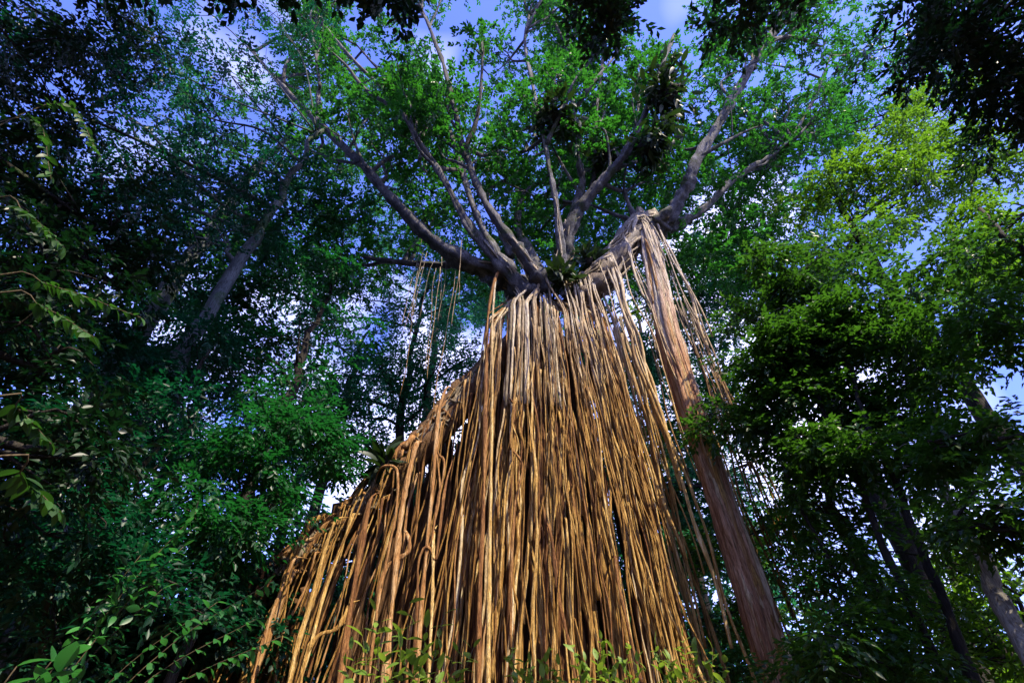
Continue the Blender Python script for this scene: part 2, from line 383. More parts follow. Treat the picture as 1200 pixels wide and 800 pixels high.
# ---- front curtain: fused columns and loose skeins hanging from the crotch
def crotch(x):                                   # line where the roots come over the crotch
    u = (x - 1.0) / 1.75
    return 13.25 - .55 * u * u + .25 * math.sin(x * 3.1) + .15 * math.sin(x * 7.3 + 1)
def foot(x, dy=0):
    u = (x - 1.0) / 1.75
    return np.array([1.0 + u * 2.62 - .05, 10.5 + .55 * u * u + dy, -.35])
cols = [(-.72, .09), (-.56, .13), (-.36, .10), (-.04, .15), (.16, .09), (.30, .11), (.64, .14), (.80, .09), (1.08, .16), (1.28, .10), (1.40, .12), (1.74, .14), (1.90, .09), (2.24, .10), (2.42, .15), (2.60, .09), (2.74, .11)]
SHADES = ['root', 'root', 'flank_root', 'pale_root', 'root', 'flank_root']
for x0, R in cols:
    R *= .84; T = np.array([x0, 11.45, crotch(x0)]); Bm = foot(x0 + rng.uniform(-.06, .06), rng.uniform(-.05, .45)); n = 60
    P, r = hang(T, Bm, n, .05, rng, R * .62, R * 1.05); P, r = over_crotch(P, r, rng); n = len(P)
    root_obj(P, r, 22, .42, mat='flank_root' if rng.random() < .6 else 'root', lobes=(2, 4, 7, 10))
    for k in range(int(rng.integers(4, 7))):      # strands running beside it
        a = rng.uniform(-3.1, 0); r0 = rng.choice([.012, .018, .026, .042]) * rng.uniform(.8, 1.25); q = R * 1.0 + rng.uniform(0, .04)
        P2 = P + np.stack([np.cos(a + wiggle(rng, n, 13, .45)) * q * np.linspace(.7, 1.3, n), np.sin(a + wiggle(rng, n, 13, .4)) * q - .04, np.zeros(n)], -1)
        P2[:, 2] += rng.uniform(-.3, .25) * np.linspace(1, 0, n)
        e0 = 0 if rng.random() < .6 else int(rng.integers(4, 34)); e1 = n if rng.random() < .7 else int(rng.integers(e0 + 14, 64))
        rr = r0 * (1 + .2 * wiggle(rng, n, 13, 1)) * np.linspace(.7, 1.2, n); m_ = e1 - e0
        root_obj(P2[e0:e1], rr[e0:e1] * np.minimum(1, np.linspace(.3, .3 + m_ * .25, m_)) * np.minimum(1, np.linspace(.2 + m_ * .2, .2, m_)), 8, .22, mat=SHADES[int(rng.integers(6))])
for k in range(34):                               # loose strands hanging clear of the mass
    x0 = cols[int(rng.integers(len(cols)))][0] + rng.normal(0, .05); u = (x0 - 1) / 1.75
    r0 = rng.choice([.014, .02, .03, .042], p=[.3, .35, .25, .1]) * rng.uniform(.8, 1.2)
    T = np.array([x0, 11.2 + rng.uniform(-.1, .25), crotch(x0) + rng.uniform(-.3, .15)]); Bm = foot(x0 + rng.normal(0, .05), rng.uniform(-.6, .1))
    if rng.random() < .4:                         # ends part way down
        Bm = T + (Bm - T) * rng.uniform(.3, .85) + np.array([rng.normal(0, .12), .25, 0])
    n = 48; P, r = hang(T, Bm, n, .07, rng, r0 * .8, r0 * 1.15, .03, .22)
    P, r = over_crotch(P, r, rng, 1.3)
    root_obj(P, r, 7, .18, mat=['root', 'pale_root', 'root', 'flank_root'][k % 4])
# slanting roots that cross and fork in front of the curtain
for k in range(15):
    x0 = rng.uniform(-.9, 2.6); z0 = rng.uniform(3.5, 11.5); L = rng.uniform(2.0, 5.5)
    u = (x0 - 1) / 1.9; yy = 10.3 + .85 * (z0 / 13) + .4 * u * u
    sx = rng.choice([-1, 1]) * rng.uniform(.15, .5)
    xx = 1 + (x0 - 1) * (1.5 - .5 * z0 / 13); yb = 10.3 + .85 * (max(0, z0 - L) / 13) + .4 * u * u
    T = np.array([xx, yy + .1, z0]); Bm = np.array([xx + sx + u * .25 * L / 5, yb + .1, max(-.3, z0 - L)])
    n = 30; P, r = hang(T, Bm, n, .06, rng, rng.uniform(.02, .045), rng.uniform(.02, .045)); P[-1][1] += .3; P[0][1] += .25
    root_obj(P, r, 7, .12)
# ---- roots hanging from the leaning ridge
for k in range(52):
    t = (int(k / 4) * 4 + 2 + rng.normal(0, 1.0)) / 52; t = .10 + t * .80
    A = ridge_at(t); depth = rng.choice([0, 0, 1, 2])
    yy = A[1] + (-.62, -.2, .45)[depth] + rng.uniform(-.25, .2)
    big = rng.random() < .16
    r0 = rng.uniform(.05, .085) if big else rng.uniform(.014, .036)
    T = np.array([A[0] + rng.normal(0, .12), yy, A[2] - .15 + rng.uniform(-.35, .2)])
    if T[2] < 1.0: continue
    flare = -.35 - .6 * t + rng.normal(0, .3)
    Bm = np.array([T[0] + flare * min(1, T[2] / 8), yy - .45 + rng.uniform(-.3, .3), -.35])
    n = 40; P, r = hang(T, Bm, n, .05 if big else .10, rng, r0 * .8, r0 * 1.15, .04, .2)
    # some come over the ridge from behind, the others drop from its underside
    if k % 5 < 4: P[:, 2] -= np.linspace(.75, 0, n); P[0, 1] = A[1]; P[1, 1] = A[1] * .5 + P[1, 1] * .5; r[0] *= .6
    else: P = np.vstack([[T[0] + .35, A[1] + .25, A[2] + .12], [T[0] + .18, A[1] - .35, A[2] + .12], P[1:]]); r = np.concatenate([[r0 * .7], r])
    root_obj(P, r, 12 if big else 7, .26 if big else .18, mat=['flank_root', 'root', 'flank_root', 'flank_root'][k % 4])
# ---- thick roots standing behind, dark bark colour painting shade into the inside
back = MB()
for k in range(44):
    t = rng.uniform(.05, .9); A = ridge_at(t)
    T = np.array([A[0] + rng.normal(0, .3), A[1] + rng.uniform(.7, 2.0), A[2] - .3]); Bm = np.array([T[0] - .4 + rng.normal(0, .4), T[1] + rng.uniform(-.2, .3), -.4])
    P, r = hang(T, Bm, 26, .12, rng, rng.uniform(.1, .2), rng.uniform(.14, .26)); back.add(*tube(P, r, 8, .2, rng))
for k in range(22):
    x0 = rng.uniform(-1, 3); T = np.array([x0, 12.5 + rng.uniform(-.2, .4), 12.5]); Bm = np.array([1 + (x0 - 1) * 1.5 + rng.normal(0, .2), 12.0 + rng.uniform(-.2, .5), -.4])
    P, r = hang(T, Bm, 26, .1, rng, rng.uniform(.08, .16), rng.uniform(.12, .24)); back.add(*tube(P, r, 8, .2, rng))
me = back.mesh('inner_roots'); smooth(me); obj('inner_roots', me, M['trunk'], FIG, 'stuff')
# ---- hair-thin strands everywhere on the curtain
for k in range(130):
    if rng.random() < .5:
        x0 = cols[int(rng.integers(len(cols)))][0] + rng.normal(0, .07); u = (x0 - 1) / 1.75
        T = np.array([x0, 11.0 + rng.uniform(-.2, .2), 12.9 - u * u + rng.uniform(-1.5, .2)]); Bm = np.array([1 + u * 2.75 - .15 + rng.normal(0, .15), 10.25 + .5 * u * u + rng.uniform(-.3, .2), -.2])
    else:
        t = rng.uniform(.08, .8); A = ridge_at(t)
        T = np.array([A[0], A[1] - rng.uniform(.4, .9), A[2] - rng.uniform(.2, 1)]); Bm = np.array([T[0] - .5 + rng.normal(0, .3), T[1] - .4 + rng.uniform(-.3, .3), -.2])
        if T[2] < 2: continue
    if rng.random() < .45: Bm = T + (Bm - T) * rng.uniform(.25, .8)
    P, r = hang(T, Bm, 26, .1, rng, rng.uniform(.010, .024), rng.uniform(.010, .02)); strand.add(*tube(P, r, 5, .0, None))
tk = 0
# ---- traced hooked and looped roots of the left flank
for pts, r0 in [
    ([(466, 606), (478, 628), (479, 645), (468, 654), (455, 662), (446, 684), (440, 730), (430, 810), (420, 900)], .055),
    ([(528, 520), (520, 580), (514, 630), (510, 656), (504, 643), (496, 644), (490, 662), (489, 700), (484, 800), (480, 900)], .05),
    ([(508, 600), (507, 690), (504, 760), (500, 850)], .05),
    ([(493, 500), (484, 535), (474, 580), (467, 625), (461, 690), (453, 770), (445, 880)], .095),
    ([(440, 560), (428, 610), (416, 680), (405, 750), (394, 840), (388, 900)], .075),
    ([(400, 590), (382, 640), (366, 700), (345, 770), (330, 860)], .06),
    ([(350, 640), (330, 690), (305, 760), (285, 850)], .05),
    ([(432, 548), (460, 546), (466, 560), (464, 600), (456, 640), (446, 690)], .045),
    ([(412, 690), (404, 722), (392, 738), (376, 743), (362, 760), (352, 800), (345, 900)], .055),
    ([(505, 500), (513, 530), (520, 540), (519, 560), (512, 590), (505, 640)], .04),
    ([(590, 450), (603, 480), (598, 520), (612, 545), (604, 590), (600, 650), (598, 760)], .045),
    ([(612, 440), (600, 490), (607, 520), (594, 560), (590, 620), (585, 700)], .04),
    ([(530, 440), (520, 462), (513, 490), (508, 560), (500, 640), (490, 760), (486, 860)], .06),
    ([(584, 300), (577, 318), (572, 370), (570, 430), (568, 520), (566, 600), (562, 700), (560, 840)], .07),
    ([(590, 304), (582, 324), (577, 380), (577, 450), (575, 560), (573, 700), (572, 840)], .05),
    ([(640, 600), (648, 640), (655, 700), (668, 760), (680, 830)], .05),
    ([(720, 640), (724, 680), (735, 730), (752, 800)], .05)]:
    W = np.array([at(px, py, 10.15 + .9 * (800 - py) / 450 * (1 if px > 530 else .9)) for px, py in pts]); P = spline(W, 40)
    if pts[0][1] < 310: W[0] = at(592, 316, 11.55); W[1] = at(582, 322, 11.1); P = spline(W, 40)
    else: P[:5, 1] += [.7, .5, .28, .12, .04]
    tk += 1
    root_obj(P, r0 * .62 * (1 + .2 * wiggle(rng, 40, 8, 1)) * np.minimum(1, np.linspace(.15, 8, 40)), 9, .24, mat=['root', 'flank_root', 'flank_root'][tk % 3])

# ---- arch from the crotch up to the right-hand knob and the reddish leaning column
AR = spline([at(668, 352, 11.9), at(690, 340, 11.8), at(712, 318, 11.7), at(735, 288, 11.6), at(750, 268, 11.6), at(772, 262, 11.6)], 26)
ARR = np.linspace(.62, .42, 26); V, F = tube(AR, ARR, 16, .3, rng); me = mesh_of('arch_limb', V, F); smooth(me); obj('arch_limb', me, M['trunk'], FIG)
COLP = [at(748, 244, 11.65), at(757, 272, 11.45), at(768, 320, 11.4), at(781, 385, 11.3), at(803, 460, 11.2), at(832, 550, 11.1), at(862, 640, 11.0), at(890, 720, 10.9), at(915, 800, 10.9)]
COLP.append(COLP[-1] + (COLP[-1] - COLP[-2]) * 2.6)
CS = spline(COLP, 50)
V, F = tube(CS, np.interp(np.linspace(0, 1, 50), [0, .06, .18, .4, 1], [.10, .20, .27, .28, .22]) * (1 + .05 * wiggle(rng, 50, 15, 1, .05, .3)), 30, .46, rng, lobes=(3, 5, 8, 11), jit=.08); me = mesh_of('root_column', V, F); smooth(me)
obj('root_column', me, M['column'], FIG)
for k in range(38):                              # roots fused onto the column
    ph = rng.uniform(-2.6, -.5); n = 40; off = .24 + rng.uniform(0, .09)
    P = CS.copy(); m_ = len(P); phs = ph + wiggle(rng, m_, 14, .18, .03, .12)
    off = off * np.interp(np.arange(m_), [0, 8, 20, m_], [.5, 1, 1.03, .82]); r0 = rng.uniform(.02, .075) * (1 + .2 * wiggle(rng, m_, 14, 1))
    P[:, 0] += np.cos(phs) * off; P[:, 1] += np.sin(phs) * off
    e0 = 2 if k % 3 else int(rng.integers(6, 28)); e = m_ if k % 4 else int(rng.integers(e0 + 14, m_))
    tp = np.minimum(1, np.linspace(.2, .2 + .3 * (e - e0), e - e0)) * np.minimum(1, np.linspace(.2 + .3 * (e - e0), .2, e - e0))
    root_obj(P[e0:e], np.maximum(r0[e0:e] * tp, .006), 8, .26, name='column_root', mat=['column', 'column', 'root', 'flank_root', 'column', 'pale_root'][k % 6])
for k in range(20):                              # roots running along the arch
    n = 26; a = rng.uniform(-2.9, 1.2) + wiggle(rng, n, 6, .5); tg = norm(np.gradient(AR, axis=0)); sd_ = norm(np.cross(tg, [0, 1.0, 0]))
    P = AR + (np.array([0, 1.0, 0]) * np.sin(a)[:, None] - sd_ * np.cos(a)[:, None]) * (ARR * rng.uniform(.9, 1.05))[:, None]
    e0 = int(rng.integers(0, 10)); r0 = rng.uniform(.025, .07); root_obj(P[e0:], np.linspace(r0, r0 * .8, n)[e0:], 7, .2, name='arch_root', mat='grey_root' if k % 2 else 'root')
# roots draped over the arch and knob
for k in range(32):
    q = rng.uniform(.05, .96); qi = int(q * 25); c = AR[qi]; R = ARR[qi] * 1.02
    ln = rng.uniform(1.5, 7) if q > .5 else rng.uniform(5, 13)
    xo = rng.normal(0, .06); T = c + np.array([xo, -R - .02, -.1])
    Bm = T + np.array([.5 * ln / 8 + rng.normal(0, .12), -.3 * ln / 8, -ln]); Bm[2] = max(Bm[2], -.3)
    r0 = rng.choice([.014, .02, .03, .042]) * rng.uniform(.8, 1.2); P, r = hang(T, Bm, 36, .07, rng, r0, r0 * .8)
    hd = spline([c + [xo - .25, R * .5, R * .8], c + [xo - .1, -R * .25, R * .98], c + [xo, -R * .8, R * .55], T, P[2]], 10)[:-2]
    P = np.vstack([hd, P[2:]]); r = np.concatenate([np.linspace(r0 * .4, r0, 8), r[2:]])
    root_obj(P, r, 7, .14)
# hanging strands between curtain and column, and beyond the column
for k in range(30):
    x0 = rng.uniform(2.6, 3.9); T = np.array([x0, 12.0 + rng.uniform(-.6, .6), 12.6 + rng.uniform(-1, 2.0)])
    ln = rng.uniform(8, 13) if rng.random() < .6 else rng.uniform(3, 8)
    Bm = np.array([x0 + .25 * ln / 8 + rng.normal(0, .15), T[1] - .3, max(-.3, T[2] - ln)])
    r0 = rng.uniform(.015, .05); P, r = hang(T, Bm, 34, .08, rng, r0, r0); root_obj(P, r, 6, .1)
for k in range(26):
    x0 = rng.uniform(4.6, 6.4); T = np.array([x0, 12.4 + rng.uniform(-.6, .8), 15.5 + rng.uniform(-2, 1)])
    ln = rng.uniform(5, 12); Bm = np.array([x0 + .4 * ln / 8 + rng.normal(0, .15), T[1], max(-.3, T[2] - ln)])
    r0 = rng.uniform(.012, .03); P, r = hang(T, Bm, 30, .07, rng, r0, r0); strand.add(*tube(P, r, 5, 0, None))
# strands under the left limbs
for k in range(13):
    px = rng.uniform(488, 545); T = at(px, rng.uniform(240, 320), 11.0 + rng.uniform(-.6, .6))
    ln = rng.uniform(1.5, 6); Bm = T + np.array([rng.normal(0, .1), 0, -ln]); P, r = hang(T, Bm, 20, .05, rng, .010, .006); strand.add(*tube(P, r, 4, 0, None))
me = strand.mesh('hanging_strands'); smooth(me); obj('hanging_strands', me, M['root'], FIG, 'stuff')

# ---- limbs: (pixels traced, depth start -> end, radius start -> end)
LIMBS = [
    ([(625, 350), (590, 322), (545, 306), (500, 275), (455, 228), (420, 190), (372, 142), (330, 100), (292, 55)], 11.8, 9.6, .62, .13),
    ([(590, 335), (550, 312), (505, 309), (460, 306), (425, 302)], 11.7, 12.3, .40, .10),
    ([(622, 348), (595, 316), (570, 292), (545, 258), (522, 215), (490, 165), (460, 115), (407, 62), (355, 0)], 11.6, 8.6, .42, .12),
    ([(600, 318), (575, 285), (553, 240), (530, 165), (512, 130), (475, 105), (440, 77), (415, 50)], 11.5, 9.5, .26, .08),
    ([(640, 340), (622, 312), (600, 282), (566, 232), (545, 182), (530, 120), (517, 67), (492, 5)], 11.4, 8.2, .36, .12),
    ([(640, 335), (605, 262), (622, 220), (655, 212), (690, 205)], 12.4, 13.5, .34, .12),
    ([(600, 300), (572, 232), (600, 205), (636, 178), (660, 165)], 12.2, 12.6, .18, .07),
    ([(662, 330), (657, 276), (648, 220), (640, 175), (622, 90), (616, 42), (626, -10)], 11.5, 8.2, .20, .11),
    ([(655, 340), (660, 300), (668, 262), (688, 232), (712, 206), (735, 175), (762, 120), (790, 40)], 12.2, 9.0, .62, .16),
    ([(668, 262), (681, 216), (678, 180), (670, 110), (663, 30), (655, -20)], 12.0, 8.6, .30, .12),
    ([(690, 235), (697, 200), (699, 150), (705, 80), (715, 10)], 11.8, 8.6, .20, .09),
    ([(765, 272), (785, 252), (803, 220), (818, 188), (858, 118), (895, 55), (945, 0)], 11.6, 8.0, .52, .20),
    ([(752, 262), (720, 252), (690, 240), (655, 234), (640, 226)], 11.5, 11.8, .20, .07),
    ([(748, 262), (734, 236), (732, 210), (742, 170), (750, 120)], 11.6, 10.5, .14, .06),
    ([(785, 268), (806, 258), (832, 238), (856, 214), (900, 185), (925, 165), (955, 112), (975, 60)], 12.2, 10.5, .34, .10),
    ([(856, 118), (846, 95), (880, 76), (890, 70)], 9.9, 9.7, .09, .05),
    ([(880, 80), (908, 28), (916, -10)], 8.9, 7.9, .18, .12),
    ([(372, 142), (374, 110), (373, 90), (368, 30), (366, -10)], 10.2, 8.4, .20, .10),
]
bclumps = []
lim_paths = []
for pts, y0, y1, r0, r1 in LIMBS:
    yy = np.linspace(0, 1, len(pts)) ** 1.0 * (y1 - y0) + y0
    W = np.array([at(px, py, yv) for (px, py), yv in zip(pts, yy)])
    n = 56; P = spline(W, n); lnn = np.linalg.norm(np.diff(P, axis=0), axis=1).sum()
    P[:, 0] += wiggle(rng, n, lnn, .03, .04, .18); P[:, 2] += wiggle(rng, n, lnn, .03, .04, .18)
    r = r0 + (r1 - r0) * np.linspace(0, 1, n) ** .75
    r = r * (1 + .10 * wiggle(rng, n, lnn, 1, .15, .6)); V, F = tube(P, r * np.interp(np.arange(n), [0, 12, 30], [.82, .56, .52]), 14, .32, rng); me = mesh_of('limb', V, F); smooth(me)
    lo = obj('limb', me, M['limb'], FIG); lim_paths.append((P, r, lo))
for li, cnt in ((0, 7), (2, 6), (4, 6), (7, 3), (8, 7), (11, 4)):
    LP, LR, lo_ = lim_paths[li]
    for k in range(cnt):
        e = int(rng.integers(6, 20)); a = rng.uniform(2.6, 5.6) + wiggle(rng, e, 4, .5); rr = LR[:e] * np.interp(np.arange(e), [0, 12, 30], [.82, .56, .52]) * 1.02
        off = np.stack([np.cos(a) * rr, np.sin(a) * rr, .25 * np.sin(a * 2) * rr], -1); P = (LP[:e] + off)[::-1]
        x = float(np.clip(P[-1][0] + rng.normal(0, .3), -.75, 2.7))
        if li != 11:
            T = np.array([x, 11.2, crotch(x) + .1]); Bm = foot(x, -.2); dn = [T + (Bm - T) * f for f in (.05, .15, .3)][:int(rng.integers(2, 4))]
            P = spline(np.vstack([P[::3], T, dn]), 34)
        else: P = spline(P[::2], 34)
        r0 = rng.uniform(.02, .055); root_obj(P, np.linspace(r0 * .5, r0, 34), 7, .22, name='clinging_root', mat=['grey_root', 'pale_root', 'root'][k % 3])
# ---- branches on the limbs, leaf clumps on the branches
rngb = np.random.default_rng(21)
for P, r, lo in lim_paths:
    ln = np.linalg.norm(np.diff(P, axis=0), axis=1).sum()
    nb = int(max(3, ln * (.5 if P[-1][0] < -2 else .6)))
    for k in range(nb):
        q = rngb.uniform(.5, 1.0); i = min(54, int(q * 55)); a = P[i]
        T = norm(P[i + 1] - P[i]); d = norm(T * .75 + norm(rngb.standard_normal(3)) * .85 + np.array([0, .3, .4]))
        L = rngb.uniform(2.2, 5.2) * (.6 + .5 * q)
        pts = [a, a + d * L * .4 + rngb.normal(0, .15, 3), a + d * L * .75 + np.array([0, 0, .12 * L]) + rngb.normal(0, .2, 3), a + d * L + np.array([0, 0, .25 * L])]
        r0 = min(r[i] * .6, .03 + .018 * L); bp = spline(pts, 16)
        V, F = tube(bp, np.linspace(r0, r0 * .25, 16), 7, .12, rngb); me = mesh_of('branch', V, F); smooth(me)
        obj('branch', me, M['limb'], lo)
        mb = MB()
        for z in range(5):
            e = bp[rngb.integers(5, 16)]; dd = norm(norm(rngb.standard_normal(3)) + d * .7); l2 = rngb.uniform(.6, 1.8)
            tp = spline([e, e + dd * l2 * .5 + rngb.normal(0, .08, 3), e + dd * l2], 6)
            mb.add(*tube(tp, np.linspace(r0 * .35, .01, 6), 4, 0, None))
            bclumps.append((e + dd * l2, rngb.uniform(.45, .95), int(rngb.integers(7, 15)), rngb.uniform(.5, .8)))
        bclumps.append((bp[-1], rngb.uniform(.6, 1.1), 14, .7))
        obj('twigs', mb.mesh('twigs'), M['limb'], lo, 'stuff')
# higher canopy of the same crown, above and behind
for k in range(1000):
    px = rngb.uniform(210, 1010); py = rngb.uniform(-90, 330); Yd = rngb.uniform(12, 17)
    c = at(px, py, Yd)
    if c[2] > 40 or c[2] < 16.5 or (px < 580 and rngb.random() < .2): continue
    bclumps.append((c, rngb.uniform(.6, 1.3), int(rngb.integers(10, 24)), .6))
print('fig clumps', len(bclumps), 'leaves', sum(c[2] for c in bclumps) * 12)
me = crown_mesh(rngb, bclumps, 11, .42, .185, .098, .2); obj('crown', me, M['fig_leaf'], FIG, 'stuff')

# ------------------------------------------------------------------ forest trees
def up(p, z): return (p[0], p[1], z)
def vert(px, py, Y):            # base of a vertical trunk seen at a pixel
    p = at(px, py, Y); return np.array([p[0], p[1], 0.0])

# left: slender pale mossy trunk
b0 = vert(160, 500, 9.6)
build_tree('rainforest_tree', 'slender mossy pale trunk rising left of the root curtain', 'tree', b0,
           [b0 + [0, 0, -.4], b0 + [.05, 0, 4], b0 + [.1, 0, 10], b0 + [.3, .1, 16], b0 + [.5, 0, 22]], [.34, .24, .2, .15, .07],
           [B(250, 140, 8.5, 3.2, 250), B(160, 60, 7.5, 3.0, 220), B(330, 30, 7.5, 2.6, 120), B(150, 220, 8.6, 2.6, 260), B(310, 200, 9.6, 2.2, 200), B(270, 290, 9.6, 2.2, 240), B(60, 120, 6.5, 2.4, 240), B(200, -20, 6.5, 2.8, 180), B(230, 215, 8.5, 1.8, 130)],
           M['blue_leaf'], M['mossy'], 31, leaf=(.15, .08), sub=9)
b0 = vert(205, 320, 12.5)
build_tree('rainforest_tree', 'grey mossy trunk standing behind the slender pale trunk', 'tree', b0,
           [b0 + [0, 0, -.4], b0 + [0, 0, 6], b0 + [.1, .1, 14], b0 + [.4, 0, 22], b0 + [1, 0, 27]], [.5, .4, .32, .22, .1],
           [B(120, 300, 11.5, 3.0, 260), B(180, 160, 10, 3.4, 210), B(280, 100, 10, 3.2, 150), B(90, 220, 10, 3.0, 260), B(260, 400, 13, 2.6, 200), B(180, 420, 12.5, 2.6, 240)],
           M['blue_leaf'], M['mossy'], 32, leaf=(.17, .09), sub=9)
# left: bright green crown between the trunks and the fig limbs
b0 = np.array([-7.0, 12.6, 0])
build_tree('understory_tree', 'bright green leafy tree between mossy trunks and the spreading fig limbs', 'tree', b0,
           [b0 + [0, 0, -.4], b0 + [.1, 0, 5], b0 + [.2, 0, 11], b0 + [.4, 0, 16]], [.22, .18, .13, .05],
           [B(340, 265, 11.5, 1.9, 260), B(300, 330, 11.5, 2.0, 260), B(390, 320, 11.8, 1.5, 160), B(350, 400, 12.2, 2.0, 220), B(400, 240, 11, 1.2, 110), B(280, 420, 12, 1.7, 190)],
           M['under_leaf'], M['dark_bark'], 33, leaf=(.15, .085), sub=8)
# left bank of understory
for k, (bx, by, lab, blobs) in enumerate([
    (-5.6, 10.0, 'leafy green shrub tree crowding the lower flank of the root curtain', [B(330, 520, 9.5, 1.1, 190), B(280, 560, 9.2, 1.1, 200), B(370, 505, 10.2, 1.0, 150), B(240, 620, 8.8, 1.0, 180), B(310, 600, 9.2, .9, 120), B(350, 470, 10.5, 1.2, 150), B(390, 525, 11.2, .8, 110)]),
    (-7.2, 9.0, 'dark leafy shrub tree at the foot of the slender pale trunk', [B(170, 560, 8.4, 1.3, 200), B(120, 640, 8.2, 1.2, 190), B(220, 500, 9.2, 1.3, 200), B(90, 540, 8.0, 1.3, 190), B(200, 690, 7.8, 1.0, 160), B(60, 700, 7.4, 1.2, 160), B(240, 440, 10, 1.4, 180)]),
    (-9.4, 8.0, 'deep shaded shrub tree with blue sheen beside mossy trunk base', [B(40, 440, 7.4, 1.5, 220), B(100, 390, 8.0, 1.5, 220), B(30, 560, 7.0, 1.4, 180), B(20, 640, 6.6, 1.2, 150), B(150, 460, 9.0, 1.4, 180), B(60, 330, 7.6, 1.6, 220)])]):
    b0 = np.array([bx, by, 0.]); top = max(c[0][2] for c in blobs)
    build_tree('shrub_tree', lab, 'shrub', b0, [b0 + [0, 0, -.4], b0 + [.1, -.1, top * .3], b0 + [-.1, 0, top * .6], b0 + [.2, .1, top]], [.11, .09, .06, .03],
               blobs, M['under_leaf'] if k == 0 else M['blue_leaf'], M['dark_bark'], 40 + k, leaf=(.15, .07), sub=7, slen=.5, nl=10, wig=.1)
# left edge: tall dark near tree
b0 = np.array([-9.5, 3.6, 0])
build_tree('dark_tree', 'dark tree with near-black foliage walling in the clearing', 'tree', b0,
           [b0 + [0, 0, -.4], b0 + [-.5, -.6, 5], b0 + [-1.5, -1.2, 9], b0 + [-2.6, -1.8, 13]], [.3, .25, .18, .08],
           [B(40, 80, 5.0, 1.8, 260), B(110, 60, 6.0, 1.7, 240), B(20, 200, 5.4, 1.5, 240), B(90, 250, 6.0, 1.5, 220), B(30, 320, 5.6, 1.3, 200), B(180, 40, 6, 1.5, 160), B(20, 10, 4.8, 1.8, 240), B(10, 420, 5.4, 1.2, 180), B(10, 520, 5.4, 1.1, 140), B(130, 330, 7, 1.2, 140)],
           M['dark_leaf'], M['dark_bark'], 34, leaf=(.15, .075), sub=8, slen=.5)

# right: broad dark layered tree
b0 = np.array([6.6, 10.2, 0])
build_tree('broadleaf_tree', 'dense dark green tree with layered foliage beside the reddish root column', 'tree', b0,
           [b0 + [0, 0, -.4], b0 + [.1, 0, 4], b0 + [.3, 0, 8], b0 + [.5, 0, 12]], [.13, .11, .08, .04],
           [B(915, 335, 9.6, 1.2, 230, .5), B(950, 310, 9.2, 1.4, 260, .5), B(945, 400, 9.4, 1.4, 280, .5), B(1000, 390, 9.0, 1.5, 300, .5), B(925, 450, 9.6, 1.0, 180, .5), B(1060, 340, 8.6, 1.5, 260, .5),
            B(960, 470, 9.2, 1.3, 260, .5), B(1050, 450, 8.6, 1.3, 240, .5), B(945, 520, 9.6, .9, 160, .5), B(970, 540, 9.2, 1.0, 190, .5), B(1050, 505, 8.6, .9, 110, .5), B(1110, 400, 8.0, 1.4, 240, .5), B(970, 600, 9.4, .8, 110, .6), B(872, 372, 10.2, .6, 80, .5)],
           M['right_leaf'], M['dark_bark'], 35, leaf=(.15, .08), sub=8, slen=.5)
# right: sunny yellow-green crown
b0 = np.array([14.5, 13.0, 0])
build_tree('sunny_tree', 'tall tree with sunlit yellow-green crown above the dark layered tree', 'tree', b0,
           [b0 + [0, 0, -.4], b0 + [0, 0, 6], b0 + [-.2, 0, 13], b0 + [-.5, -.5, 21]], [.4, .33, .25, .1],
           [B(1120, 200, 10.8, 2.2, 340), B(1060, 230, 11.2, 1.9, 290), B(1180, 260, 10.5, 2.0, 310), B(1140, 310, 10.8, 1.8, 260), B(1190, 180, 10, 2.0, 280), B(1050, 160, 10.6, 1.9, 230), B(980, 230, 11.5, 1.8, 230), B(1100, 140, 10.6, 1.8, 200), B(1190, 350, 10.3, 1.6, 180), B(1010, 290, 11.6, 1.6, 160)],
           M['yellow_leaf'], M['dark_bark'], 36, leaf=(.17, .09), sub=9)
b0 = np.array([12.6, 16.5, 0])
build_tree('rainforest_tree', 'thin pale-branched tree with airy green crown behind the sunny tree', 'tree', b0,
           [b0 + [0, 0, -.4], b0 + [0, 0, 8], b0 + [-.3, 0, 17], b0 + [-.6, 0, 27], b0 + [-.5, -.6, 31]], [.4, .36, .3, .18, .1],
           [B(1000, 90, 11.5, 2.6, 200), B(1080, 60, 11, 2.4, 170), B(940, 150, 13, 2.4, 190), B(900, 200, 14, 2.0, 160), B(1020, 150, 13, 2.2, 170), B(870, 260, 15, 2.0, 170), B(1100, 120, 12, 2.2, 150)],
           M['fig_leaf'], M['dark_bark'], 37, leaf=(.19, .1), sub=9)
